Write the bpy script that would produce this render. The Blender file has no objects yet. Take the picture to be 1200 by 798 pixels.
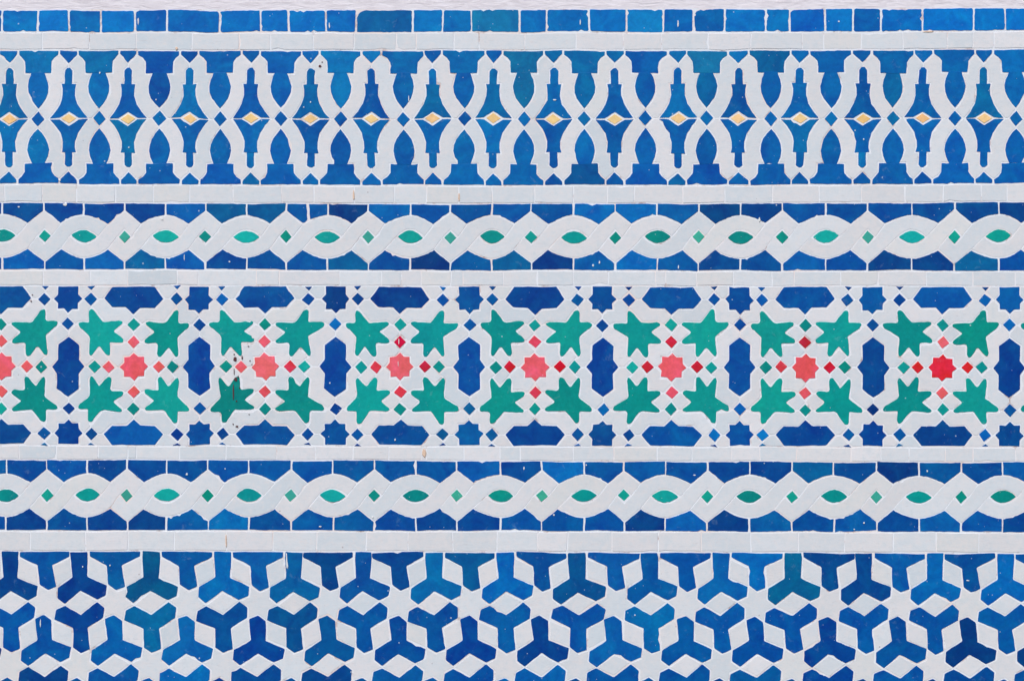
import bpy, math, random
import numpy as np
from mathutils import Vector, noise

# ------------------------------------------------------------------ camera, sky, sun, exposure
S = 0.001                      # one unit of the wall drawing is one millimetre
ZC = 1.30                      # height of the middle of the framed part of the wall
sc = bpy.context.scene
cam_data = bpy.data.cameras.new('camera')
cam = bpy.data.objects.new('camera', cam_data)
sc.collection.objects.link(cam)
DIST = 2.6
cam.location = (0, -DIST, ZC)
cam.rotation_euler = (math.radians(90), 0, 0)
cam_data.sensor_width = 36
cam_data.lens = 36 * DIST / 1.2
cam_data.clip_start = 0.05
cam_data.clip_end = 100
sc.camera = cam

SUN_EL, SUN_AZ = math.radians(52), math.radians(205)
world = bpy.data.worlds.new('World')
sc.world = world
world.use_nodes = True
wn = world.node_tree
wn.nodes.clear()
w_out = wn.nodes.new('ShaderNodeOutputWorld')
w_bg = wn.nodes.new('ShaderNodeBackground')
w_sky = wn.nodes.new('ShaderNodeTexSky')
w_sky.sky_type = 'NISHITA'
w_sky.sun_disc = False
w_sky.sun_elevation = SUN_EL
w_sky.sun_rotation = SUN_AZ
w_sky.air_density = 1.0
w_sky.dust_density = 2.5
w_sky.ozone_density = 1.0
w_bg.inputs['Strength'].default_value = 0.12
wn.links.new(w_sky.outputs[0], w_bg.inputs['Color'])
wn.links.new(w_bg.outputs[0], w_out.inputs['Surface'])

sun_data = bpy.data.lights.new('sun', 'SUN')
sun_data.energy = 1.5
sun_data.angle = math.radians(14)
sun_data.color = (1.0, 0.97, 0.93)
sun = bpy.data.objects.new('sun', sun_data)
sc.collection.objects.link(sun)
sv = Vector((math.sin(SUN_AZ) * math.cos(SUN_EL), math.cos(SUN_AZ) * math.cos(SUN_EL), math.sin(SUN_EL)))
sun.rotation_euler = (-sv).to_track_quat('-Z', 'Y').to_euler()
sun.location = sv * 5

sc.view_settings.view_transform = 'Standard'
sc.view_settings.look = 'None'
sc.view_settings.gamma = 1
sc.view_settings.use_curve_mapping = False
sc.view_settings.exposure = 0.50

# ------------------------------------------------------------------ helpers
rng = random.Random(7)
LIGHT = 0.95                   # how bright a white surface of albedo 1 comes out; turns seen colours into albedos

def lin(c):
    c /= 255.0
    return c / 12.92 if c <= 0.04045 else ((c + 0.055) / 1.055) ** 2.4

def seen(r, g, b):
    return tuple(min(0.92, lin(v) / LIGHT) for v in (r, g, b))

LEVELS = [  # height on the wall, how far the courses sag at the left and at the right end
    (-300, 0, 0), (12, .5, -2), (38.5, -.5, -1.5), (60, -.5, -1.5), (139, 0, -.5), (218, -2, -2), (239, -1.5, -2), (317.5, -1.5, .5),
    (335.5, -.5, .5), (430, -.5, 1), (522.5, -1.5, 1), (540, -1.5, 1.5), (622, -.5, 1.5), (647, -1, 1.5), (800, 0, 2), (1300, 0, 2)]

def sag(x, y):
    for (y0, l0, r0), (y1, l1, r1) in zip(LEVELS, LEVELS[1:]):
        if y <= y1:
            t = max(0.0, (y - y0) / (y1 - y0))
            l, r = l0 + (l1 - l0) * t, r0 + (r1 - r0) * t
            break
    u = max(-1.15, min(1.15, (x - 600) / 600))
    return l * u * (u - 1) / 2 + r * u * (u + 1) / 2

AMP = 1.3
def warp(p):
    x, y = p
    n1 = noise.noise_vector(Vector((x / 46, y / 46, 3.1)))
    n2 = noise.noise_vector(Vector((x / 17, y / 17, 9.7)))
    return (x + AMP * (1.0 * n1.x + .55 * n2.x), y + sag(x, y) + AMP * (.75 * n1.y + .5 * n2.y))

def area2(p):
    return sum(a[0] * b[1] - b[0] * a[1] for a, b in zip(p, p[1:] + p[:1]))

def round_corners(p, r):
    if r <= 0:
        return list(p)
    out = []
    n = len(p)
    for i in range(n):
        a, b, c = p[i - 1], p[i], p[(i + 1) % n]
        la, lc = math.dist(a, b), math.dist(b, c)
        if la < 1e-6 or lc < 1e-6:
            continue
        ang = ((a[0]-b[0])*(c[0]-b[0]) + (a[1]-b[1])*(c[1]-b[1])) / (la * lc)
        if ang < -0.93:
            out.append(b)
            continue
        rr = r * rng.uniform(.4, 1.6)
        ta, tc = min(rr, la * .44), min(rr, lc * .44)
        pa = (b[0] + (a[0]-b[0]) * ta / la, b[1] + (a[1]-b[1]) * ta / la)
        pc = (b[0] + (c[0]-b[0]) * tc / lc, b[1] + (c[1]-b[1]) * tc / lc)
        m = ((pa[0] + pc[0]) * .3 + b[0] * .4, (pa[1] + pc[1]) * .3 + b[1] * .4)
        out += [pa, m, pc]
    return out

def densify(p, step):
    out = []
    for a, b in zip(p, p[1:] + p[:1]):
        k = max(1, int(math.dist(a, b) / step))
        for j in range(k):
            t = j / k
            out.append((a[0] + (b[0]-a[0]) * t, a[1] + (b[1]-a[1]) * t))
    return out

def offset(p, d):
    """Move the outline of a polygon (anticlockwise, y up) inwards by d (a number or one per point)."""
    n = len(p)
    out = []
    for i in range(n):
        a, b, c = p[i - 1], p[i], p[(i + 1) % n]
        e1 = (b[0]-a[0], b[1]-a[1]); e2 = (c[0]-b[0], c[1]-b[1])
        l1 = math.hypot(*e1) or 1e-6; l2 = math.hypot(*e2) or 1e-6
        n1 = (-e1[1]/l1, e1[0]/l1); n2 = (-e2[1]/l2, e2[0]/l2)
        m = (n1[0]+n2[0], n1[1]+n2[1])
        q = max(.5, (m[0]*m[0] + m[1]*m[1]) / 2)
        di = d[i] if isinstance(d, list) else d
        out.append((b[0] + m[0] * di / q, b[1] + m[1] * di / q))
    return out

def crosses(p):
    """Does the outline cross itself?"""
    a = np.array(p); b = np.roll(a, -1, 0); d = b - a
    def side(o, e, q):
        return e[:, None, 0] * (q[None, :, 1] - o[:, None, 1]) - e[:, None, 1] * (q[None, :, 0] - o[:, None, 0])
    s1, s2 = side(a, d, a), side(a, d, b)
    hit = (s1 * s2 < 0)
    hit &= hit.T
    n = len(p)
    i = np.arange(n)
    for k in (-1, 0, 1):
        hit[i, (i + k) % n] = False
    return bool(hit.any())

def unloop(p):
    """Cut away the small loops that an inset leaves at narrow tips."""
    for _ in range(12):
        n = len(p)
        best = None
        a = np.array(p); b = np.roll(a, -1, 0); d = b - a
        w = a[None, :, :] - a[:, None, :]
        den = d[:, None, 0] * d[None, :, 1] - d[:, None, 1] * d[None, :, 0]
        den = np.where(np.abs(den) < 1e-9, 1e-9, den)
        t = (w[:, :, 0] * d[None, :, 1] - w[:, :, 1] * d[None, :, 0]) / den
        u = (w[:, :, 0] * d[:, None, 1] - w[:, :, 1] * d[:, None, 0]) / den
        hit = (t > 1e-6) & (t < 1 - 1e-6) & (u > 1e-6) & (u < 1 - 1e-6)
        ij = [(i, j) for i, j in np.argwhere(hit) if j > i + 1 and not (i == 0 and j == n - 1)]
        if not ij:
            return p
        i, j = min(ij, key=lambda q: min(q[1] - q[0], n - q[1] + q[0]))
        x = (p[i][0] + t[i, j] * d[i, 0], p[i][1] + t[i, j] * d[i, 1])
        x = (float(x[0]), float(x[1]))
        inner, outer = [x] + p[i + 1:j + 1], p[:i + 1] + [x] + p[j + 1:]
        p = max((inner, outer), key=lambda q: abs(area2(q)))
    return p

def to_world(x, y, h=0.0):
    return ((x - 600) * S, -h * S, ZC + (399 - y) * S)

def link(name, mesh, parent=None, loc=(0, 0, 0)):
    o = bpy.data.objects.new(name, mesh)
    sc.collection.objects.link(o)
    o.location = loc
    if parent is not None:
        o.parent = parent
    return o

def slab(name, x0, x1, y0, y1, front, back, mat, parent=None, step=None, wob=0.0):
    """A flat bed between two heights; its front is a grid when step is given."""
    nx = max(1, int((x1 - x0) / step)) if step else 1
    ny = max(1, int((y1 - y0) / step)) if step else 1
    v, f = [], []
    for j in range(ny + 1):
        for i in range(nx + 1):
            x, y = x0 + (x1-x0) * i / nx, y0 + (y1-y0) * j / ny
            inner = 0 < i < nx and 0 < j < ny
            yy = y + sag(x, y)
            h = front + (wob * noise.noise(Vector((x / 9, y / 9, 1.7))) if inner else 0)
            v.append(to_world(x, yy, h))
    W = nx + 1
    for j in range(ny):
        for i in range(nx):
            a = j * W + i
            f.append((a, a + W, a + W + 1, a + 1))
    rim = [i for i in range(W)] + [j * W + nx for j in range(1, ny + 1)] + [ny * W + i for i in range(nx - 1, -1, -1)] + [j * W for j in range(ny - 1, 0, -1)]
    k = len(v)
    for q in rim:
        v.append((v[q][0], -back * S, v[q][2]))
    m = len(rim)
    for t in range(m):
        f.append((rim[t], rim[(t + 1) % m], k + (t + 1) % m, k + t))
    f.append(tuple(range(k, k + m)))
    me = bpy.data.meshes.new(name)
    me.from_pydata(v, [], f)
    me.materials.append(mat)
    return link(name, me, parent)

OUTLYING = {}                  # band -> material -> (verts, faces, colours) of the tiles beyond the framed part

def tile(band, name, poly, col, mat, inset=0.8, r=0.8, step=5.0, chips=0.0, rot=0.0, height=None, tilt=.010, move=.35, rough=.26, turn=.010):
    p = [(x, -y) for x, y in poly]
    if area2(p) < 0:
        p.reverse()
    p = densify(p, 14)
    p = [warp((x, -y)) for x, y in p]
    p = [(x, -y) for x, y in p]
    cx = sum(q[0] for q in p) / len(p); cy = sum(q[1] for q in p) / len(p)
    a = rot + rng.gauss(0, turn)
    ca, sa = math.cos(a), math.sin(a)
    dx, dy = rng.uniform(-move, move), rng.uniform(-move, move)
    p = [(cx + dx + (x-cx)*ca - (y-cy)*sa, cy + dy + (x-cx)*sa + (y-cy)*ca) for x, y in p]
    p = unloop(offset(p, inset))                           # leave room for the joint, then knock the corners off and roughen the edge
    p = densify(round_corners(p, max(r, .5)), step)
    p = [q for i, q in enumerate(p) if math.dist(q, p[i - 1]) > .22]
    n = len(p)
    q0 = p
    for attempt in range(3):                       # retry with a plainer edge where the outline would cross itself
        seed = rng.uniform(0, 900)
        k = rough * 2.2 * (1, 1, 0)[attempt]
        wob = [k * noise.noise(Vector((q[0] / 3.2, q[1] / 3.2, seed))) for q in q0]
        while attempt == 0 and rng.random() < chips:
            i = rng.randrange(n)
            if math.dist(q0[i], q0[i - 1]) > 1.6 and math.dist(q0[i], q0[(i + 1) % n]) > 1.6:
                wob[i] += rng.uniform(.7, 1.8)
        p = offset(q0, wob)
        if not crosses(p):
            break
    else:
        p = unloop(p)
        n = len(p)
    for bev in (.38, .2, .08, 0.0):
        top = offset(p, bev)
        if bev == 0.0 or not crosses(top):
            break
    h = (rng.uniform(.13, .24) if mat is WHITE else rng.uniform(.25, .5)) if height is None else height
    reach = max(math.dist(q, (cx, cy)) for q in p)
    tilt = min(tilt, (.05 if mat is WHITE else .11) / reach)
    tx, ty = rng.uniform(-tilt, tilt), rng.uniform(-tilt, tilt)
    mid = offset(p, bev * .35)
    v, f = [], []
    def hh(q):
        return tx * (q[0]-cx) + ty * (q[1]-cy)
    for q in p:
        v.append(((q[0]-cx) * S, 1.5 * S, (q[1]-cy) * S))
    for q in p:
        v.append(((q[0]-cx) * S, -(h - .5 + hh(q)) * S, (q[1]-cy) * S))
    for q in mid:
        v.append(((q[0]-cx) * S, -(h - .12 + hh(q)) * S, (q[1]-cy) * S))
    for q in top:
        v.append(((q[0]-cx) * S, -(h + hh(q)) * S, (q[1]-cy) * S))
    for k in range(3):
        for i in range(n):
            j = (i + 1) % n
            f.append((k*n + i, k*n + j, k*n + n + j, k*n + n + i))
    f.append(tuple(range(3*n, 4*n)))
    c = tuple(col) + (1.0,)
    xs = [q[0] for q in p]; ys = [-q[1] for q in p]
    base = to_world(cx, -cy)
    if max(xs) < -2 or min(xs) > 1202 or max(ys) < -1 or min(ys) > 799:
        V, F, C = OUTLYING.setdefault(band.name, {}).setdefault(mat.name, ([], [], []))
        o = len(V)
        V += [(q[0] + base[0], q[1] + base[1], q[2] + base[2]) for q in v]
        F += [tuple(i + o for i in q) for q in f]
        C += c * len(v)
        return None
    me = bpy.data.meshes.new(name)
    me.from_pydata(v, [], f)
    me.materials.append(mat)
    at = me.color_attributes.new('glaze', 'FLOAT_COLOR', 'POINT')
    at.data.foreach_set('color', c * len(v))
    return link(name, me, band, base)

def flush_outlying(bands):
    for b in bands:
        d = OUTLYING.get(b.name)
        if not d:
            continue
        V, F, C, M, mats = [], [], [], [], []
        for mn, (v, f, c) in d.items():
            o = len(V)
            V += v; C += c
            F += [tuple(i + o for i in q) for q in f]
            M += [len(mats)] * len(f)
            mats.append(bpy.data.materials[mn])
        me = bpy.data.meshes.new('outlying_tiles')
        me.from_pydata(V, [], F)
        for m in mats:
            me.materials.append(m)
        me.polygons.foreach_set('material_index', M)
        at = me.color_attributes.new('glaze', 'FLOAT_COLOR', 'POINT')
        at.data.foreach_set('color', C)
        o = link('outlying_tiles', me, b)
        o['kind'] = 'stuff'

# ------------------------------------------------------------------ materials
def nodes_of(name):
    m = bpy.data.materials.new(name)
    m.use_nodes = True
    nt = m.node_tree
    nt.nodes.clear()
    out = nt.nodes.new('ShaderNodeOutputMaterial')
    b = nt.nodes.new('ShaderNodeBsdfPrincipled')
    nt.links.new(b.outputs[0], out.inputs['Surface'])
    return m, nt, b

def N(nt, kind, **kw):
    n = nt.nodes.new(kind)
    for k, v in kw.items():
        setattr(n, k, v)
    return n

def noise_tex(nt, vec, scale, detail=3.0, rough=.55, distortion=0.0):
    n = N(nt, 'ShaderNodeTexNoise')
    n.inputs['Scale'].default_value = scale
    n.inputs['Detail'].default_value = detail
    n.inputs['Roughness'].default_value = rough
    n.inputs['Distortion'].default_value = distortion
    nt.links.new(vec, n.inputs['Vector'])
    return n

def ramp(nt, fac, lo, hi, a=0.0, b=1.0):
    n = N(nt, 'ShaderNodeMapRange')
    n.clamp = True
    n.inputs['From Min'].default_value = lo
    n.inputs['From Max'].default_value = hi
    n.inputs['To Min'].default_value = a
    n.inputs['To Max'].default_value = b
    nt.links.new(fac, n.inputs['Value'])
    return n.outputs['Result']

def mix(nt, fac, a, b, mode='MIX'):
    n = N(nt, 'ShaderNodeMix', data_type='RGBA', blend_type=mode)
    if isinstance(fac, float):
        n.inputs[0].default_value = fac
    else:
        nt.links.new(fac, n.inputs[0])
    for s, i in ((a, 6), (b, 7)):
        if isinstance(s, tuple):
            n.inputs[i].default_value = s if len(s) == 4 else s + (1.0,)
        else:
            nt.links.new(s, n.inputs[i])
    return n.outputs[2]

def math_node(nt, op, a, b):
    n = N(nt, 'ShaderNodeMath', operation=op)
    for s, i in ((a, 0), (b, 1)):
        if isinstance(s, (int, float)):
            n.inputs[i].default_value = s
        else:
            nt.links.new(s, n.inputs[i])
    return n.outputs[0]

def tile_coords(nt):
    """Wall position, shifted by a random amount for each tile so that no two tiles share a pattern."""
    g = N(nt, 'ShaderNodeNewGeometry')
    o = N(nt, 'ShaderNodeObjectInfo')
    s = N(nt, 'ShaderNodeVectorMath', operation='SCALE')
    s.inputs[0].default_value = (3.7, 5.1, 2.9)
    nt.links.new(o.outputs['Random'], s.inputs['Scale'])
    a = N(nt, 'ShaderNodeVectorMath', operation='ADD')
    nt.links.new(g.outputs['Position'], a.inputs[0])
    nt.links.new(s.outputs[0], a.inputs[1])
    return a.outputs[0], g.outputs['Position'], o.outputs['Random']

def bump(nt, height, strength, dist, normal=None):
    b = N(nt, 'ShaderNodeBump')
    b.inputs['Strength'].default_value = strength
    b.inputs['Distance'].default_value = dist
    nt.links.new(height, b.inputs['Height'])
    if normal is not None:
        nt.links.new(normal, b.inputs['Normal'])
    return b.outputs[0]

def specks(nt, vec, scale, keep, size):
    """Small round spots: 1 inside, 0 outside."""
    v = N(nt, 'ShaderNodeTexVoronoi', feature='F1')
    v.inputs['Scale'].default_value = scale
    nt.links.new(vec, v.inputs['Vector'])
    s = N(nt, 'ShaderNodeSeparateColor')
    nt.links.new(v.outputs['Color'], s.inputs[0])
    on = math_node(nt, 'GREATER_THAN', s.outputs[0], keep)
    rad = math_node(nt, 'MULTIPLY', s.outputs[1], size)
    near = math_node(nt, 'LESS_THAN', v.outputs['Distance'], rad)
    return math_node(nt, 'MULTIPLY', on, near)

def coloured_glaze():
    m, nt, b = nodes_of('coloured_glaze')
    vec, pos, rnd = tile_coords(nt)
    at = N(nt, 'ShaderNodeAttribute', attribute_name='glaze')
    col = at.outputs['Color']
    big = noise_tex(nt, vec, 38, 3, .6, .8)
    hsv = N(nt, 'ShaderNodeHueSaturation')          # thin glaze turns greener and paler, thick glaze deeper
    nt.links.new(col, hsv.inputs['Color'])
    nt.links.new(ramp(nt, big.outputs['Fac'], .25, .75, .505, .482), hsv.inputs['Hue'])
    nt.links.new(ramp(nt, big.outputs['Fac'], .25, .75, .84, 1.08), hsv.inputs['Value'])
    fine = noise_tex(nt, vec, 240, 4, .65)
    g = ramp(nt, fine.outputs['Fac'], .3, .7, .90, 1.10)
    gc = N(nt, 'ShaderNodeCombineColor')
    for i in range(3):
        nt.links.new(g, gc.inputs[i])
    c = mix(nt, 1.0, hsv.outputs[0], gc.outputs[0], 'MULTIPLY')
    pale = noise_tex(nt, vec, 95, 4, .7, .5)
    c = mix(nt, ramp(nt, pale.outputs['Fac'], .62, .80, 0, .16), c, (.45, .62, .72))
    sp1 = specks(nt, vec, 170, .955, .17)
    sp2 = specks(nt, vec, 430, .985, .26)
    sp = math_node(nt, 'MAXIMUM', sp1, sp2)
    c = mix(nt, math_node(nt, 'MULTIPLY', sp, .62), c, (.62, .70, .76))
    nt.links.new(c, b.inputs['Base Color'])
    wav = noise_tex(nt, vec, 85, 2, .5)
    n1 = bump(nt, wav.outputs['Fac'], .35, .0012)
    n2 = bump(nt, fine.outputs['Fac'], .25, .00025, n1)
    nt.links.new(n2, b.inputs['Normal'])
    nt.links.new(ramp(nt, pale.outputs['Fac'], .3, .8, .30, .52), b.inputs['Roughness'])
    b.inputs['Specular IOR Level'].default_value = .12
    return m

def white_glaze():
    m, nt, b = nodes_of('white_glaze')
    vec, pos, rnd = tile_coords(nt)
    at = N(nt, 'ShaderNodeAttribute', attribute_name='glaze')
    big = noise_tex(nt, vec, 30, 4, .6, .6)
    c = mix(nt, ramp(nt, big.outputs['Fac'], 0.46, .74, 0, .5), at.outputs['Color'], seen(221, 218, 218))
    cool = noise_tex(nt, vec, 55, 4, .6)
    c = mix(nt, ramp(nt, cool.outputs['Fac'], .5, .75, 0, .5), c, seen(200, 210, 217))
    st = N(nt, 'ShaderNodeMapping')
    st.inputs['Scale'].default_value = (1, 1, 5)
    nt.links.new(vec, st.inputs['Vector'])
    scratch = noise_tex(nt, st.outputs[0], 120, 5, .75, 1.0)
    c = mix(nt, ramp(nt, scratch.outputs['Fac'], .56, .72, 0, .38), c, seen(184, 172, 174))
    mot = noise_tex(nt, vec, 170, 4, .7)
    c = mix(nt, ramp(nt, mot.outputs['Fac'], .50, .72, 0, .5), c, seen(224, 218, 217))
    c = mix(nt, ramp(nt, mot.outputs['Fac'], .48, .30, 0, .5), c, seen(198, 208, 214))
    sp = specks(nt, vec, 120, .955, .12)
    c = mix(nt, math_node(nt, 'MULTIPLY', sp, .55), c, seen(140, 130, 135))
    nt.links.new(c, b.inputs['Base Color'])
    wav = noise_tex(nt, vec, 80, 3, .5)
    n1 = bump(nt, wav.outputs['Fac'], .22, .0012)
    n2 = bump(nt, scratch.outputs['Fac'], .30, .0004, n1)
    nt.links.new(n2, b.inputs['Normal'])
    nt.links.new(ramp(nt, cool.outputs['Fac'], .3, .7, .38, .6), b.inputs['Roughness'])
    b.inputs['Specular IOR Level'].default_value = .25
    return m

def grout_material():
    m, nt, b = nodes_of('grout')
    g = N(nt, 'ShaderNodeNewGeometry')
    vec = g.outputs['Position']
    big = noise_tex(nt, vec, 16, 4, .6)
    c = mix(nt, ramp(nt, big.outputs['Fac'], .48, .70), seen(225, 229, 235), seen(228, 214, 209))
    dirt = noise_tex(nt, vec, 42, 5, .7)
    c = mix(nt, ramp(nt, dirt.outputs['Fac'], .56, .70, 0, .8), c, seen(168, 140, 130))
    nt.links.new(c, b.inputs['Base Color'])
    grain = noise_tex(nt, vec, 520, 4, .7)
    nt.links.new(bump(nt, grain.outputs['Fac'], .5, .0004), b.inputs['Normal'])
    b.inputs['Roughness'].default_value = .9
    b.inputs['Specular IOR Level'].default_value = .15
    return m

def plaster_material():
    m, nt, b = nodes_of('plaster')
    g = N(nt, 'ShaderNodeNewGeometry')
    st = N(nt, 'ShaderNodeMapping')
    st.inputs['Scale'].default_value = (1, 1, 4.5)
    nt.links.new(g.outputs['Position'], st.inputs['Vector'])
    a = noise_tex(nt, st.outputs[0], 45, 6, .7, .8)
    c = mix(nt, ramp(nt, a.outputs['Fac'], .40, .70), seen(232, 228, 234), seen(212, 206, 212))
    nt.links.new(c, b.inputs['Base Color'])
    nt.links.new(bump(nt, a.outputs['Fac'], .6, .002), b.inputs['Normal'])
    b.inputs['Roughness'].default_value = .9
    b.inputs['Specular IOR Level'].default_value = .15
    return m

def plain(name, col, rough=.6, scale=300, spread=.25):
    m, nt, b = nodes_of(name)
    g = N(nt, 'ShaderNodeNewGeometry')
    a = noise_tex(nt, g.outputs['Position'], scale, 4, .6)
    dk = tuple(v * (1 - spread) for v in col)
    nt.links.new(mix(nt, a.outputs['Fac'], dk, tuple(min(.9, v * (1 + spread)) for v in col)), b.inputs['Base Color'])
    b.inputs['Roughness'].default_value = rough
    return m

GLAZE, WHITE, GROUT, PLASTER = coloured_glaze(), white_glaze(), grout_material(), plaster_material()
DRIP = plain('white_paint', seen(236, 240, 246), .5)
STAIN = plain('brown_stain', seen(84, 40, 44), .7)
RUST = plain('rust_stain', seen(222, 190, 168), .8)

def jit(c, k=6):
    d = rng.gauss(0, k)
    return seen(max(0, c[0] + d * .3), max(0, c[1] + d + rng.gauss(0, k * .4)), max(0, c[2] + d + rng.gauss(0, k * .5)))

DEEP, MID, LIGHT_BLUE, TEAL, DARK = (0, 68, 148), (0, 80, 160), (0, 96, 180), (0, 92, 156), (0, 62, 136)
def blue(weights):
    return jit(rng.choices((DEEP, MID, LIGHT_BLUE, TEAL, DARK), weights)[0], 5)

def white():
    base = rng.choices(((211, 216, 221), (207, 214, 220), (215, 216, 219), (203, 212, 219), (218, 219, 223), (213, 215, 216)), (5, 3, 3, 1, 1.5, 1))[0]
    d = rng.gauss(0, 2)
    return seen(*(v + d for v in base))

# ------------------------------------------------------------------ the wall and its bands
X0, X1 = -170, 1370            # how far the wall is built, in drawing units
wall = slab('mosaic_wall', X0, X1, -190, 960, -6, -180, PLASTER)
wall['label'] = 'white wall covered in bands of blue, green, red and white cut tile mosaic'
wall['category'] = 'wall'
wall['kind'] = 'thing'

def band(name, y0, y1, label, mat=None):
    b = slab(name, X0, X1, y0, y1, 0.0, -6, mat or GROUT, wall, 6.0, .04)
    b['label'] = label
    return b

plaster_band = band('plaster_course', -190, 11, 'rough white plaster along the top edge of the mosaic', PLASTER)
blue_course = band('blue_tile_course', 11, 39, 'row of bright blue rectangular tiles near the top')
courses = [band('white_tile_course', y0, y1, t) for y0, y1, t in (
    (39, 59, 'thin white tile course under the blue rectangles'),
    (218, 238.5, 'thin white tile course between arch frieze and upper braid'),
    (317.5, 335, 'thin white tile course between upper braid and star band'),
    (523, 539.5, 'thin white tile course between star band and lower braid'),
    (622.5, 646, 'thin white tile course between lower braid and three-armed tiles'))]
frieze = band('arch_frieze', 59, 218, 'frieze of blue vase and spindle tiles with yellow diamonds between white arches')
braids = [band('braid_border', 238.5, 317.5, 'upper border of white braided ribbons with green almonds on blue'),
          band('braid_border', 539.5, 622.5, 'lower border of white braided ribbons with green almonds on blue')]
star_band = band('star_band', 335, 523, 'wide band of red stars ringed by green leaf tiles and blue crosses')
field = band('trefoil_field', 646, 960, 'field of three-armed blue tiles between white stars and rhombs')

# ---- blue rectangles
edges = [-165, -118, -80, -38, 2.5, 45, 81, 119, 158.5, 195, 257, 305, 338, 382, 417, 483, 518.5, 552.5, 609, 641, 690.5, 734, 777, 812.5, 849.5, 897.5, 925.5, 966.5, 999.5, 1031.5, 1080.5, 1140.5, 1178, 1226, 1262, 1310, 1365]
cut = {417: (10, 8), 812.5: (8, 7), 158.5: (5, 4), 925.5: (5, 4)}
RECT = [(0, 104, 188)] * 4 + [(0, 108, 190), (0, 112, 196), (0, 98, 176), (0, 112, 198), (0, 94, 180), (0, 100, 186), (0, 102, 190), (0, 104, 190), (0, 104, 192), (0, 96, 184), (2, 88, 156), (0, 108, 190), (0, 104, 180), (14, 114, 174),
        (0, 98, 178), (0, 108, 188), (0, 106, 190), (6, 120, 194), (0, 98, 182), (0, 94, 172), (0, 112, 196), (0, 112, 190), (0, 90, 184), (0, 112, 196), (0, 90, 174), (0, 104, 190), (0, 112, 204), (0, 108, 194), (0, 108, 200)] + [(0, 104, 188)] * 6
for i_, (a, b) in enumerate(zip(edges, edges[1:])):
    p = [(a, 11.2), (b, 11.2), (b, 38.8), (a, 38.8)]
    if a in cut:
        cx_, cy_ = cut[a]
        p = [(a, 11.2 + cy_), (a + cx_ * .35, 11.2 + cy_ * .3), (a + cx_, 11.2)] + p[1:]
    c = jit(RECT[i_], 2)
    tile(blue_course, 'rectangle_tile', p, c, GLAZE, 0.96, 1.6, 3.2, chips=.65)

# ---- white courses
SEAMS = [
    [-165, -90, -20, 50, 105, 160, 225, 280, 317, 367, 415, 464, 488, 532, 561, 615, 675, 730, 775, 830, 880, 940, 965, 1010, 1058, 1110, 1140, 1165, 1215, 1290, 1365],
    [-165, -100, -40, 6, 50, 90, 135, 180, 222, 273, 330, 368, 415, 462, 500, 537, 577, 627, 672, 712, 743, 800, 850, 905, 960, 1010, 1060, 1105, 1150, 1180, 1230, 1300, 1365],
    [-165, -90, -20, 50, 105, 150, 207, 232, 300, 327, 398, 447, 470, 494, 529, 543, 590, 630, 672, 713, 768, 780, 816, 860, 905, 930, 985, 1030, 1085, 1140, 1190, 1240, 1300, 1365],
    [-165, -90, -30, 22, 66, 115, 150, 160, 210, 265, 324, 370, 413, 455, 494, 500, 544, 586, 610, 672, 720, 770, 810, 857, 890, 933, 997, 1032, 1065, 1108, 1140, 1190, 1250, 1310, 1365],
    [-165, -90, -30, 35, 100, 150, 205, 265, 320, 371, 430, 478, 530, 583, 630, 665, 717, 772, 822, 880, 935, 990, 1047, 1097, 1147, 1210, 1280, 1365]]
for b_, (y0, y1), seams in zip(courses, ((39, 59), (218, 238.5), (317.5, 335), (523, 539.5), (622.5, 646)), SEAMS):
    for a, b in zip(seams, seams[1:]):
        p = [(a + .3, y0 + .45), (b - .3, y0 + .45), (b - .3, y1 - .45), (a + .3, y1 - .45)]
        tile(b_, 'white_course_tile', p, white(), WHITE, .25, .5, 7, chips=.22, tilt=.012, move=.15, turn=.004, height=rng.uniform(.15, .45))

# ---- arch frieze
YC = [11, 80.4, 150, 222, 294, 364, 435, 507, 578, 649, 720.5, 794.5, 865.5, 937, 1011, 1081, 1153]
DC = [44.5, 116.5, 186.5, 258, 329, 399, 473, 544, 614, 685, 756.5, 828, 903.5, 974, 1046.5, 1119, 1190]
PF = 71.4
YC = [YC[0] - PF * 2, YC[0] - PF] + YC + [YC[-1] + PF, YC[-1] + 2 * PF]
DC = [DC[0] - PF * 2, DC[0] - PF] + DC + [DC[-1] + PF, DC[-1] + 2 * PF]
MY = 139.5
UPCAP = [(0, 98, 170)] * 2 + [(0, 106, 172), (0, 102, 168), (0, 78, 166), (0, 98, 178), (0, 90, 174), (0, 104, 178), (0, 90, 164), (0, 100, 172), (8, 100, 160), (0, 96, 162), (0, 84, 170), (16, 112, 170), (0, 96, 158), (0, 90, 170), (0, 94, 168), (0, 88, 168), (0, 100, 180)] + [(0, 98, 170)] * 2
LOWCAP = [(0, 84, 168)] * 2 + [(0, 86, 172), (0, 84, 168), (0, 88, 168), (0, 80, 170), (0, 88, 172), (0, 82, 164), (0, 86, 164), (0, 104, 178), (0, 92, 168), (0, 80, 150), (0, 82, 170), (0, 80, 166), (0, 82, 164), (0, 84, 166), (0, 84, 164), (0, 88, 172), (0, 84, 170)] + [(0, 84, 168)] * 2
def flip(y):
    t = ((59, 218), (65, 211.5), (73, 203), (76, 201.5), (79, 198.5), (87, 191.5), (98, 180.5), (139.5, 139.5))
    for (a, fa), (b, fb) in zip(t, t[1:]):
        if y <= b:
            return fa + (fb - fa) * (y - a) / (b - a)
    return 279 - y
ALMOND = [(8.2, 87), (11.7, 93.5), (13.4, 101.5), (12.5, 109), (9.8, 116), (5.2, 122.8), (0, 129)]
FLARE = [(23.5, 139.5), (17, 131), (11.5, 122), (8.5, 112), (8.5, 105), (9.7, 98)]
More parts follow.
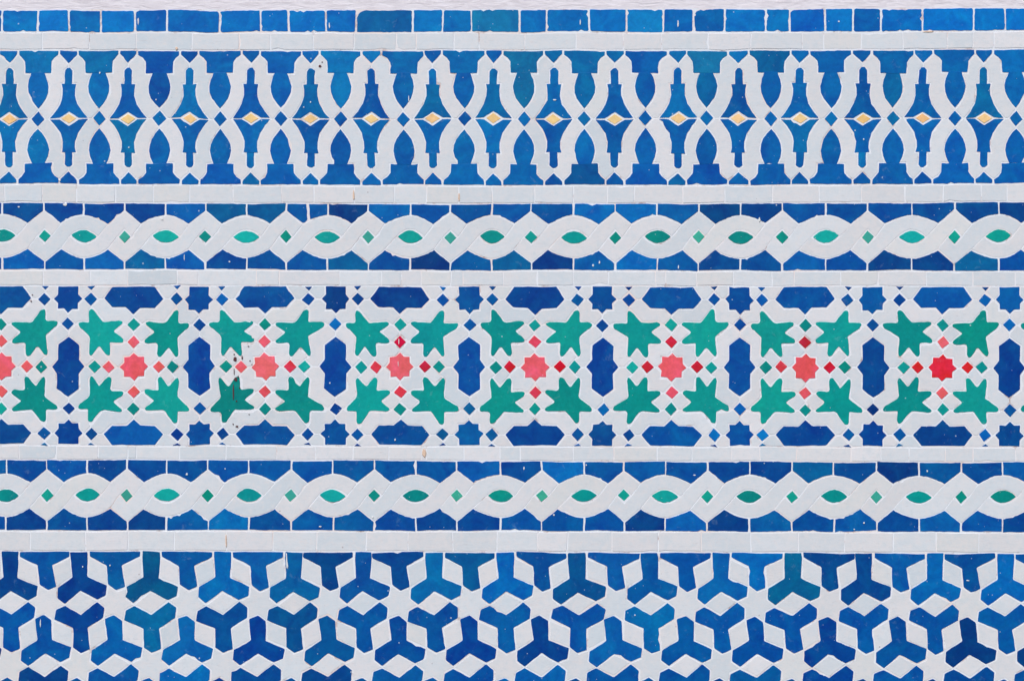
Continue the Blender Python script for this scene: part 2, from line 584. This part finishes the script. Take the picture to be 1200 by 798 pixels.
def arch_blue():
    return jit(rng.choices(((0, 88, 168), (0, 96, 174), (0, 104, 178), (0, 80, 162), (0, 98, 164)), (4, 3, 2, 2, 2))[0], 3)
for k, (yx, dx) in enumerate(zip(YC, DC)):
    nyx = YC[k + 1] if k + 1 < len(YC) else yx + PF
    pdx = DC[k - 1] if k else dx - PF
    JL, JR = (dx - 25 + yx + 11) / 2, (dx + 25 + nyx - 11) / 2
    JP = (pdx + 25 + yx - 11) / 2
    for up in (True, False):
        fy = (lambda y: y) if up else flip
        P = lambda pts: [(x, fy(y)) for x, y in pts]
        capcol = jit(UPCAP[k] if up else LOWCAP[k], 2)
        tile(frieze, 'cap_tile', P([(JL, 59.2), (JR, 59.2), (JR, 65.5), (dx + 20, 69), (dx + 16.8, 73), (dx + 16.5, 87), (dx - 16.5, 87), (dx - 16.8, 73), (dx - 20, 69), (JL, 65.5)]),
             capcol, GLAZE, 1.01, .7, 4, chips=.45)
        acol = capcol if rng.random() < .35 else arch_blue()
        tile(frieze, 'vase_tile', P([(dx - x, 84.2 if y == 87 else y) for x, y in ALMOND] + [(dx + x, 84.2 if y == 87 else y) for x, y in reversed(ALMOND[:-1])]),
             acol, GLAZE, 0.96, .5, 4, chips=.25, turn=.006, move=.2)
        tile(frieze, 'pendant_tile', P([(JP, 59.2), (JL, 59.2), (JL, 64.5), (yx, 76), (JP, 64.5)]), arch_blue(), GLAZE, 0.96, .8, 4, chips=.2)
        bcol = arch_blue()
        tile(frieze, 'spindle_tile', P([(yx - x, y) for x, y in FLARE] + [(yx + x, y) for x, y in reversed(FLARE)] + [(yx + 11, 139.5), (yx, 132.2), (yx - 11, 139.5)]),
             bcol, GLAZE, 0.91, .4, 4, chips=.2, turn=.006)
        tile(frieze, 'finial_tile', P([(yx - 5.5, 100.8), (yx + 5.5, 100.8), (yx + 5.5, 83), (yx + 2, 79.2), (yx - 2, 79.2), (yx - 5.5, 83)]),
             bcol if rng.random() < .6 else arch_blue(), GLAZE, 0.96, .7, 4, turn=.006, move=.2)
        # the white arch, left and right half
        tile(frieze, 'white_arch_tile', P([(nyx, 79), (nyx, 76), (JR, 65), (dx + 20, 69), (dx + 16.8, 73), (dx + 16.5, 87)] + [(dx + x, y) for x, y in ALMOND] +
             [(dx + 9.3, MY), (nyx - 23.5, MY)] + [(nyx - x, y) for x, y in FLARE[1:]] + [(nyx - 5.5, 98), (nyx - 5.5, 83)]), white(), WHITE, .38, .4, 4, chips=.15, turn=.004, move=.15, tilt=.006)
        tile(frieze, 'white_arch_tile', P([(yx, 79), (yx, 76), (JL, 65), (dx - 20, 69), (dx - 16.8, 73), (dx - 16.5, 87)] + [(dx - x, y) for x, y in ALMOND] +
             [(dx - 9.3, MY), (yx + 23.5, MY)] + [(yx + x, y) for x, y in FLARE[1:]] + [(yx + 5.5, 98), (yx + 5.5, 83)]), white(), WHITE, .38, .4, 4, chips=.15, turn=.004, move=.15, tilt=.006)
    tile(frieze, 'small_diamond_tile', [(dx - 9.3, MY), (dx, 129), (dx + 9.3, MY), (dx, 150)], arch_blue(), GLAZE, 1.01, .5, 5, turn=.03)
    tile(frieze, 'yellow_diamond_tile', [(yx - 11, MY), (yx, 132.2), (yx + 11, MY), (yx, 146.8)], jit((244, 206, 142), 5), GLAZE, 1.15, .5, 5, turn=.02)

# ---- braided borders
BRAIDS = (
    ([3, 98.2, 194, 289, 384, 481, 576.5, 672, 770, 868.5, 967.5, 1068, 1170], [51.7, 146, 241, 335.5, 432, 527.5, 622.7, 721, 818.5, 916.5, 1017, 1119], 278, 238.6, 317.4, (2.5, 5, 1, 2, 1.6)),
    ([7, 102.3, 195, 292, 390, 487.5, 586.5, 684, 779.5, 878.5, 977, 1076.5, 1175], [55, 149.3, 243.5, 341, 438.5, 535.5, 634.5, 731.5, 829, 928, 1027, 1126], 581, 539.6, 622.4, (4.5, 4.5, .8, .7, 1.4)))
for bd, (AC, DD, yc, yt, yb, wts) in zip(braids, BRAIDS):
    pb = 97.3
    AC = [AC[0] - pb * 2, AC[0] - pb] + AC + [AC[-1] + pb]
    DD = [DD[0] - pb * 2, DD[0] - pb] + DD + [DD[-1] + pb, DD[-1] + 2 * pb]
    HX, HY, TY, AY = 19.5, 14.3, 29.8, 24.7
    n = len(AC)
    for k in range(n):
        xa = AC[k]; xl = DD[k - 1] if k else AC[0] - pb / 2; xr = DD[k] if k < len(DD) else xa + pb / 2
        xrr = AC[k + 1] if k + 1 < n else xr + pb / 2
        def arc(x_from, x_to, s):
            """Outer edge of the ribbon round an almond, sampled from one crossing to the other."""
            out = []
            for i in range(13):
                x = x_from + (x_to - x_from) * i / 12
                w = (xa - (xl + HX)) if x < xa else ((xr - HX) - xa)
                t = (x - xa) / w
                out.append((x, yc + s * (AY - (AY - HY) * abs(t) ** 1.7)))
            return out
        def lens(s, rev=False):
            q = [(xa - 17 + 34 * i / 12, yc + s * 8.5 * (1 - ((i - 6) / 6) ** 2)) for i in range(13)]
            return q[::-1] if rev else q
        gcol = jit(rng.choice(((6, 156, 152), (0, 146, 143), (14, 168, 163), (0, 138, 136))), 5)
        tile(bd, 'almond_tile', lens(-1) + lens(1, True)[1:-1], gcol, GLAZE, 1.16, .4, 4, turn=.03, move=.6)
        tile(bd, 'green_diamond_tile', [(xr - 8.7, yc), (xr, yc - 9.2), (xr + 8.7, yc), (xr, yc + 9.2)], jit(rng.choice(((10, 154, 144), (0, 140, 130), (60, 166, 152))), 5), GLAZE, 1.11, .5, 5, turn=.05, move=.6)
        for s, ye in ((-1, yt), (1, yb)):
            left = [(xl, ye), (xa, ye)] + arc(xa, xl + HX, s) + [(xl, yc + s * TY)]
            right = [(xa, ye), (xr, ye), (xr, yc + s * TY)] + arc(xr - HX, xa, s)
            for pp in (left, right):
                c_ = blue(wts)
                if s < 0 and yc < 300 and xa == 384 and pp is left:      # a broken tile, mended with a wide joint
                    q = arc(xa, xl + HX, s)
                    tile(bd, 'border_tile', [(360.5, ye), (xa, ye)] + [v for v in q if v[0] > 362.5] + [(362.5, yc - HY - 5)], c_, GLAZE, 1.01, .7, 4)
                    tile(bd, 'border_tile', [(xl, ye), (360, ye), (362, yc - HY - 5), (xl + HX + 3, yc - HY - 1), (xl + HX, yc - HY), (xl, yc - TY)], c_, GLAZE, 1.01, .7, 4)
                    continue
                tile(bd, 'border_tile', pp, c_, GLAZE, 0.88, .6, 4, chips=.45)
        # ribbon that passes under the diamond on the left, then over this almond
        tile(bd, 'ribbon_tile', [(xl - 8.7, yc), (xl - HX, yc + HY), (xl, yc + TY), (xl + HX, yc + HY)] + lens(-1) + arc(xr - HX, xl + HX, -1) + [(xl + 8.7, yc), (xl, yc + 9.2)],
             white(), WHITE, .38, .4, 4, chips=.2, turn=.002, move=.1, tilt=.004)
        # ribbon that passes under this almond, then over the diamond on the right
        tile(bd, 'ribbon_tile', [(xa - 17, yc)] + arc(xl + HX, xr - HX, 1) + [(xr - 8.7, yc), (xr, yc - 9.2), (xr + 8.7, yc), (xr + HX, yc - HY), (xr, yc - TY), (xr - HX, yc - HY)] + lens(1, True)[:-1],
             white(), WHITE, .38, .4, 4, chips=.2, turn=.002, move=.1, tilt=.004)

# ---- star band
SX = [2, 156.5, 310.5, 469, 627, 787, 943.5, 1104.5]
CX = [80, 233.5, 393, 550, 706, 867, 1023, 1183]
PS = 157.5
SX = [SX[0] - PS] + SX + [SX[-1] + PS]
CX = [CX[0] - 2 * PS, CX[0] - PS] + CX + [CX[-1] + PS]
CY = 430.0
TOP, BOT = 335.2, 522.8
REDS = [(234, 94, 96)] * 2 + [(234, 92, 96), (236, 100, 102), (232, 96, 102), (236, 96, 102), (236, 98, 98), (228, 80, 84), (224, 42, 44), (226, 60, 62)]
def octagram(cx, cy, R):
    out = []
    for i in range(8):
        a = math.pi / 4 * i - math.pi / 2
        r_in = R * .765
        out.append((cx + R * math.cos(a), cy + R * math.sin(a)))
        out.append((cx + r_in * math.cos(a + math.pi / 8), cy + r_in * math.sin(a + math.pi / 8)))
    return out
def diamond(x, y, h):
    return [(x - h, y), (x, y - h), (x + h, y), (x, y + h)]
CORAL = (234, 98, 100)
RED_AT = {3: (CORAL, (216, 60, 56), CORAL, (222, 84, 81)), 4: ((222, 62, 67), (192, 32, 37), (202, 20, 31), (226, 62, 73)), 5: ((204, 24, 27), (208, 22, 27), (222, 72, 79), (216, 62, 69)), 6: ((200, 38, 37), (200, 38, 37), (206, 40, 41), (228, 82, 89)),
          7: ((212, 66, 62), (206, 28, 33), (182, 38, 37), (222, 82, 83)), 8: ((214, 32, 37), (222, 42, 43), (230, 94, 93), (230, 102, 101))}   # left, right, top, bottom
GREENS = ((4, 150, 147), (0, 144, 140), (10, 158, 154), (0, 138, 135))
DEEPW = (6, 3.2, 0, .3, 1)
R8 = 18.2
IN = R8 * .765
ic, isn = IN * math.cos(math.pi / 8), IN * math.sin(math.pi / 8)     # inner corners of an eight-pointed star
Q8 = R8 * math.cos(math.pi / 4)
def ysc(dy):
    """Heights in the band: symmetrical about the red stars, ending at the band's edges."""
    return CY + dy

for k in range(len(SX)):
    cx = SX[k]
    xl, xr = CX[k], CX[k + 1]
    tile(star_band, 'red_star_tile', octagram(cx, CY, R8), jit(REDS[k], 3), GLAZE, 1.11, .5, 5, turn=.03)
    gL, gR = cx - 29, cx + 29
    lft = {-1: xl, 1: xr}
    four = RED_AT.get(k, (CORAL,) * 4)
    for sx in (-1, 1):
        tile(star_band, 'red_diamond_tile', diamond(cx + sx * 29, CY, 9), jit(four[0 if sx < 0 else 1], 3), GLAZE, 1.06, .6, 5, turn=.05, move=.7)
        tile(star_band, 'red_diamond_tile', diamond(cx, CY + sx * 29.5, 9), jit(four[2 if sx < 0 else 3], 3), GLAZE, 1.06, .6, 5, turn=.05, move=.7)
        tile(star_band, 'green_diamond_tile', diamond(cx + sx * 46, CY, 9), jit(rng.choice(GREENS), 5), GLAZE, 1.01, .7, 5, turn=.05, move=.6)
        tile(star_band, 'green_diamond_tile', diamond(cx, CY + sx * 49.3, 9), jit(rng.choice(GREENS), 5), GLAZE, 1.01, .7, 5, turn=.05, move=.6)
    for sy in (-1, 1):
        ye = TOP if sy < 0 else BOT
        yb_ = CY + sy * 79.3                     # row of the blue stars and hexagons at the band's edge
        hexa = [(cx - 25.5, ye), (cx - 36.3, yb_), (cx - 25.5, CY + sy * 68), (cx - 8.5, CY + sy * 68), (cx, CY + sy * 60), (cx + 8.5, CY + sy * 68), (cx + 25.5, CY + sy * 68), (cx + 36.3, yb_), (cx + 25.5, ye)]
        tile(star_band, 'hexagon_tile', hexa, blue(DEEPW), GLAZE, 1.06, .8, 5, chips=.2)
        for sx in (-1, 1):
            ox = lft[sx]                          # the blue cross column beside this quarter
            w = abs(ox - cx)                      # about 78
            X = lambda d: cx + sx * d             # distances from the red star
            Z = lambda d: ox - sx * d             # distances back from the cross column
            Y = lambda d: CY + sy * d
            xd = (cx + sx * 50.2)                 # small diamond at the band's edge
            D = lambda d: xd + sx * d
            # the green six-pointed leaf
            leaf = [(X(53.2), Y(61.5)), (X(53), Y(66)), (X(49.5), Y(68.2)), (X(45), Y(66)), (X(43.2), Y(63)), (X(35.2), Y(52.6)), (X(17), Y(53.8)), (X(12.6), Y(53.2)), (X(11), Y(50)), (X(13), Y(47.6)), (X(22), Y(40.8)), (X(12), Y(33.4)), (X(10.6), Y(30)), (X(12), Y(26.8)), (X(16), Y(26.2)), (X(27), Y(27)),
                    (X(26.2), Y(16)), (X(26.8), Y(12)), (X(30), Y(10.6)), (X(33.4), Y(12)), (X(40.8), Y(22)), (X(47.6), Y(13)), (X(50), Y(11)), (X(53.2), Y(12.6)), (X(53.8), Y(17)), (X(52), Y(35.2)), (Z(16), Y(43.2)), (Z(13), Y(45)), (Z(10.8), Y(49.5)), (Z(13), Y(53)), (Z(17.5), Y(53.2)), (X(53), Y(53))]
            tile(star_band, 'leaf_star_tile', leaf, jit(rng.choice(GREENS), 4), GLAZE, 1.12, 2.2, 4, chips=.3, turn=.02, move=.6)
            # white squares between the leaf and the diamonds
            tile(star_band, 'white_square_tile', [(X(20.8), Y(40.6)), (X(12), Y(49.6)), (X(8.8), Y(49.3)), (X(0.3), Y(40.2)), (X(0.3), Y(38.6)), (X(9), Y(29.8)), (X(11.4), Y(31))], white(), WHITE, .4, .4, 5, turn=.01)
            tile(star_band, 'white_square_tile', [(X(40.6), Y(20.8)), (X(49.4), Y(12)), (X(46), Y(9)), (X(38), Y(.3)), (X(37), Y(.3)), (X(29), Y(9)), (X(31), Y(11.4))], white(), WHITE, .4, .4, 5, turn=.01)
            # white arrowhead round the red star
            tile(star_band, 'white_arrowhead_tile', [(X(0.2), Y(19.6)), (X(0.2), Y(R8)), (X(isn), Y(ic)), (X(Q8), Y(Q8)), (X(ic), Y(isn)), (X(R8), Y(.2)), (X(19.8), Y(.2)), (X(29), Y(9)), (X(28.8), Y(11.2)), (X(26.6), Y(14.6)), (X(26.2), Y(26.2)), (X(14.6), Y(26.6)), (X(11.2), Y(28.8)), (X(9), Y(29.6))],
                 white(), WHITE, .38, .4, 5, turn=.006)
            # strap between the hexagon at the edge and the leaf
            tile(star_band, 'white_strap_tile', [(X(.2), Y(60)), (X(8.5), Y(68)), (X(25.5), Y(68)), (X(36.3), Y(79.3)), (D(-9), Y(79.3)), (D(0), Y(70.3)), (X(48), Y(68.6)), (X(35.2), Y(52.8)), (X(15), Y(53.6)), (X(11.8), Y(51.4)), (X(8.8), Y(49.5)), (X(.2), Y(58.4))],
                 white(), WHITE, .38, .5, 5, chips=.15, turn=.004)
            # strap between the cross and the leaf
            tile(star_band, 'white_strap_tile', [(Z(20.4), Y(.2)), (Z(13.5), Y(8.5)), (Z(13.8), Y(26)), (Z(0), Y(36)), (Z(.2), Y(40.5)), (Z(9), Y(49.3)), (Z(10.6), Y(48)), (X(52), Y(35.2)), (X(53.6), Y(15)), (X(51.4), Y(11.8)), (X(46), Y(9)), (X(55), Y(.2))],
                 white(), WHITE, .38, .5, 5, chips=.15, turn=.004)
            # corner strap between two small diamonds, the blue star and the leaf
            sYc = CY + sy * 79
            s_in = [(Z(isn), sYc - sy * ic), (Z(Q8), sYc - sy * Q8), (Z(ic), sYc - sy * isn)]
            tile(star_band, 'white_strap_tile', [(Z(0), Y(58.4)), (Z(0), sYc - sy * R8)] + s_in + [(Z(R8), sYc), (D(9), Y(79.3)), (D(0), Y(70.3)), (X(52.2), Y(66.5)), (X(53), Y(53)), (Z(12.5), Y(52.2)), (Z(10), Y(50.6)), (Z(9), Y(49.3))],
                 white(), WHITE, .38, .5, 5, chips=.15, turn=.004)
            # small blue diamond and the cut-off tip at the band's edge, white bits beside them
            tile(star_band, 'small_diamond_tile', diamond(xd, yb_, 9), blue((3, 4, 1.6, .6, 1)), GLAZE, 1.01, .6, 5, turn=.06, move=.7)
            tile(star_band, 'diamond_tip_tile', [(D(-5.6), ye), (D(5.6), ye), (D(.4), Y(88.8) + sy * -.2)], blue((1, 2, .3, 1, 6)), GLAZE, .75, .4, 4, turn=.08, move=.5)
            tile(star_band, 'white_corner_tile', [(Z(Q8), ye), (D(5.6), ye), (D(.4), Y(88.6)), (D(9), Y(79.3)), (Z(R8), sYc), (Z(ic), sYc + sy * isn)], white(), WHITE, .4, .4, 5)
            tile(star_band, 'white_corner_tile', [(X(25.5), ye), (D(-5.6), ye), (D(.4), Y(88.6)), (D(-9), Y(79.3)), (X(36.3), Y(79.3))], white(), WHITE, .4, .4, 5)
for cx in CX[:]:
    tile(star_band, 'cross_tile', [(cx, CY - 36), (cx + 13.8, CY - 26), (cx + 13.5, CY - 8.5), (cx + 20.4, CY), (cx + 13.5, CY + 8.5), (cx + 13.8, CY + 26), (cx, CY + 36), (cx - 13.8, CY + 26), (cx - 13.5, CY + 8.5), (cx - 20.4, CY), (cx - 13.5, CY - 8.5), (cx - 13.8, CY - 26)],
         jit((0, 62, 148), 4), GLAZE, 1.01, .8, 5, turn=.012)
    for sy in (-1, 1):
        ye = TOP if sy < 0 else BOT
        tile(star_band, 'small_diamond_tile', diamond(cx, CY + sy * 49.3, 9), blue((4, 4, 1, .3, 1)), GLAZE, 1.01, .6, 5, turn=.05, move=.6)
        o = octagram(cx, CY + sy * 79, R8)
        o = [(x, y) for x, y in o if sy * (y - CY) < 79 + Q8 + .3]
        o = [(x, ye if abs(y - (CY + sy * (79 + Q8))) < .1 else y) for x, y in o]
        o = [(x, y) for x, y in o if not (abs(x - cx) < isn + .2 and sy * (y - CY) > 79)]
        tile(star_band, 'blue_star_tile', o, blue(DEEPW), GLAZE, 1.06, .6, 5, chips=.2, turn=.02)

# ---- field of three-armed tiles
XA = [54.5, 135, 220, 303, 385, 467, 551, 634.5, 721.5, 804, 886, 972, 1054, 1136, 1219]
XB = [11, 92.5, 176, 260, 343.5, 425.5, 509, 592, 676, 762, 845, 928.5, 1013, 1095.5, 1178]
PT = 83.2
XA = [XA[0] - PT * 2, XA[0] - PT] + XA + [XA[-1] + PT]
XB = [XB[0] - PT * 2, XB[0] - PT] + XB + [XB[-1] + PT, XB[-1] + 2 * PT]   # XB[i] lies left of XA[i]
RY = 72.6
def star_row(r):
    y = 634 + RY * r
    return [(x, y) for x in (XB if r % 2 == 0 else XA)]
PICK = [(176, 670, (0, 84, 140)), (927, 670, (0, 98, 150)), (343, 670, (0, 92, 160)), (260, 670, (0, 96, 178)), (508, 670, (0, 96, 166)), (1095, 670, (0, 98, 178)), (1177, 670, (0, 90, 176)), (135, 660, (0, 88, 160)), (551, 660, (0, 84, 150)),
        (675, 670, (0, 80, 146)), (762, 737, (0, 100, 172)), (383, 757, (0, 82, 152)), (343, 737, (0, 74, 144)), (631, 757, (0, 66, 146)), (133, 757, (0, 92, 170)), (677, 737, (0, 72, 156))]
def pick(m, default):
    for x, y, c in PICK:
        if abs(x - m[0]) < 9 and abs(y - m[1]) < 15:
            return jit(c, 2)
    return default
TW = (4, 6, .5, .4, .5)
def lerp(a, b, t):
    return (a[0] + (b[0]-a[0]) * t, a[1] + (b[1]-a[1]) * t)
def cen(*ps):
    return (sum(p[0] for p in ps) / len(ps), sum(p[1] for p in ps) / len(ps))
KT, KN, KM = .268, .278, .53
PHI = .105                     # the stars below the first row are set a little askew
def sk(s, o, t):
    p = lerp(s, o, t)
    if s[1] < 640:
        return p
    x, y = p[0] - s[0], p[1] - s[1]
    return (s[0] + x * math.cos(PHI) - y * math.sin(PHI), s[1] + x * math.sin(PHI) + y * math.cos(PHI))
def trefoil(a, b, c):
    m = cen(a, b, c)
    out = []
    tri = (a, b, c)
    for i in range(3):
        s, n, q = tri[i], tri[(i + 1) % 3], tri[(i + 2) % 3]
        out += [sk(s, q, KT), sk(s, m, KN), sk(s, n, KT), lerp(cen(s, n), m, KM)]
    return out
ROWS = 4
rows = [star_row(r) for r in range(ROWS + 2)]
for r in range(ROWS):
    upper, lower = rows[r], rows[r + 1]
    nU, nL = len(upper), len(lower)
    lean = 0.0
    def up_of(i):                                  # the two stars above a lower star
        return (upper[i], upper[i + 1]) if r % 2 == 0 else (upper[i - 1], upper[i])
    for i in range(nL):
        ok = (i + 1 < nU) if r % 2 == 0 else (1 <= i <= nU - 1)
        if ok:
            a, b = up_of(i)
            c = lower[i]
            m = cen(a, b, c)
            p = trefoil(a, b, c)
            if r == 0:
                p = [(sk(a, c, KT)[0], 646.2), (sk(b, c, KT)[0], 646.2), sk(b, c, KT), lerp(cen(b, c), m, KM), sk(c, b, KT), sk(c, m, KN), sk(c, a, KT), lerp(cen(a, c), m, KM), sk(a, c, KT)]
            tile(field, 'trefoil_tile', p, pick(m, blue(TW)), GLAZE, 0.9, 1.0, 5, chips=.45, rot=lean, turn=.02)
            for s, t_ in ((a, -1), (b, 1)):        # the slanting white rhombs on both sides of the stem
                other = cen(s, c, (c[0] + t_ * PT, c[1]))
                tile(field, 'white_rhomb_tile', [sk(s, c, KT), lerp(cen(s, c), m, KM), sk(c, s, KT), lerp(cen(s, c), other, KM)], white(), WHITE, .62, .5, 5, turn=.02)
    for i in range(nU):                            # three-armed tiles with the stem up
        if r % 2 == 0:
            if not 1 <= i <= nL - 1: continue
            a, b = lower[i - 1], lower[i]
        else:
            if i + 1 >= nL: continue
            a, b = lower[i], lower[i + 1]
        c = upper[i]
        m = cen(a, b, c)
        p = trefoil(c, b, a)
        if r == 0:
            p = [(c[0] - 11, 646.2), (c[0] + 11, 646.2), sk(c, b, KT), lerp(cen(c, b), m, KM), sk(b, c, KT), sk(b, m, KN), sk(b, a, KT), lerp(cen(a, b), m, KM), sk(a, b, KT), sk(a, m, KN), sk(a, c, KT), lerp(cen(a, c), m, KM), sk(c, a, KT)]
        tile(field, 'trefoil_tile', p, pick(m, blue(TW)), GLAZE, 0.9, 1.0, 5, chips=.45, rot=lean, turn=.02)
        below = (m[0], m[1] + 48.4)
        tile(field, 'white_rhomb_tile', [sk(a, b, KT), lerp(cen(a, b), m, KM), sk(b, a, KT), lerp(cen(a, b), below, KM)], white(), WHITE, .62, .5, 5, turn=.02)
    nxt = rows[r + 2]
    for i, s in enumerate(lower):                  # white six-pointed stars
        if i == 0 or i >= nL - 1: continue
        ub = up_of(i)
        lb = (nxt[i], nxt[i + 1]) if r % 2 == 0 else (nxt[i - 1], nxt[i])
        if max(i, 0) + 1 >= len(nxt) and r % 2 == 0: continue
        ring = [ub[0], ub[1], lower[i + 1], lb[1], lb[0], lower[i - 1]]
        p = []
        for j in range(6):
            p += [sk(s, ring[j], KT), sk(s, cen(s, ring[j], ring[(j + 1) % 6]), KN)]
        tile(field, 'white_star_tile', p, white(), WHITE, .55, .5, 5, turn=.01, tilt=.008)

flush_outlying([plaster_band, blue_course, frieze, star_band, field] + courses + braids)

# ------------------------------------------------------------------ drips, chips and stains
def blob(bd, name, pts, mat, h=.95):
    """A thin raised mark with the given outline, lying on the tiles."""
    p = [(x, -y - sag(x, y)) for x, y in pts]
    if area2(p) < 0:
        p.reverse()
    cx = sum(q[0] for q in p) / len(p); cy = sum(q[1] for q in p) / len(p)
    n = len(p)
    v = [((q[0]-cx) * S, -.1 * S, (q[1]-cy) * S) for q in p] + [((cx + (q[0]-cx) * .8 - cx) * S, -h * S, (q[1]-cy) * .8 * S) for q in p]
    f = [(i, (i+1) % n, n + (i+1) % n, n + i) for i in range(n)] + [tuple(range(n, 2*n))]
    me = bpy.data.meshes.new(name)
    me.from_pydata(v, [], f)
    me.materials.append(mat)
    return link(name, me, bd, to_world(cx, -cy))
def spot(x, y, rx, ry):
    k = 9
    return [(x + rx * math.cos(2*math.pi*i/k) * rng.uniform(.7, 1.15), y + ry * math.sin(2*math.pi*i/k) * rng.uniform(.7, 1.15)) for i in range(k)]
for bd, lst in (
    (blue_course, ((794.5, 29, .9, 4.5), (386, 30, .9, 4), (983, 26.5, 1.4, 1.1), (162, 25, 1, 5), (680, 27, .8, 4))),
    (frieze, ((479, 116, .6, 5), (117, 86, 1.2, 1.2), (650, 117.5, 2.4, 1), (183, 117, 1, 1), (364, 120, .9, 1.4), (356, 126, 1, .8), (151, 173.5, 1, 1), (70, 213, 2, .8), (1012, 164, 1, 1.2))),
    (braids[0], ((695, 311, 1.4, 1.6), (702.5, 307.5, 1, 2), (795, 313, .8, 2.6), (22, 244, 1.6, .8), (76.5, 241, 3, 2), (216, 303, .6, 4), (190, 257, 2, 2.4), (890, 258, 1.4, 3), (269, 307.5, 1.2, 1))),
    (braids[1], ((375.5, 617, 1.8, 1), (614, 548.5, 1, 2.4), (687, 544.5, 1, 1.2), (219, 556.5, 1.6, 1.6), (437, 606, 1.4, 1.4), (264, 550, .9, .9), (649, 603, 1.2, 1.2), (1001, 619, 1, .8), (1012.5, 611.5, 1.2, 1.2), (1086.5, 550.5, 1, 1.4), (814, 556, 1.8, .8))),
    (star_band, ((467.4, 400.5, .6, 4.5), (466.6, 426, .5, 4), (386.5, 449, 1, 1), (463, 515.5, 1, 1.4))),
    (field, ((47.4, 730.5, .8, 5.5), (397, 664, 0, 0), (97, 664.5, 1, 1), (129, 663, 1, 1), (744, 720, 1, 1), (1134, 678.5, 2.2, .9)))):
    for x, y, rx, ry in lst:
        if rx:
            blob(bd, 'glaze_chip', spot(x, y, rx, ry), DRIP)
blob(field, 'paint_drip', [(335.2, 648), (336.2, 648), (336.9, 658), (338, 664), (337, 667.5), (335.6, 666), (335.2, 658)], DRIP)
for x, y, rx, ry in ((275.5, 421.5, 2.6, 3), (274.6, 415.5, 1, 1), (283.8, 419.3, 1.1, 2.6), (276.3, 445, 2.2, 2.6), (279, 442, 1, 1.6), (274.4, 436, .7, 4), (291, 406, 1.2, .7), (293, 423, .8, .8), (295.2, 427.4, .7, .7), (273.6, 460, 1, 11), (277.2, 470.5, 1, 1),
                     (273.2, 497.7, 1, 1), (277.8, 500.3, 1.8, 1.2), (281, 455, .8, 1.2), (292, 486, .9, .6), (38, 346, .8, .8), (36.5, 353.5, 1.2, .9), (375, 78, 2, 1.6), (377.5, 73, 1, .7)):
    blob(star_band if y > 300 else frieze, 'brown_stain', spot(x, y, rx, ry), STAIN)
for x, y, rx, ry in ((497.2, 531, 2.4, 6.2), (538, 231, 1.3, 6), (414.5, 229, 1.2, 7), (1088, 38.6, 7, 1), (207, 57.5, 1.6, 2.4), (265, 634, .9, 8)):
    blob(courses[3] if y > 500 and y < 600 else courses[4] if y > 600 else courses[1] if y > 200 else courses[0], 'rust_stain', spot(x, y, rx, ry), RUST, 1.0)
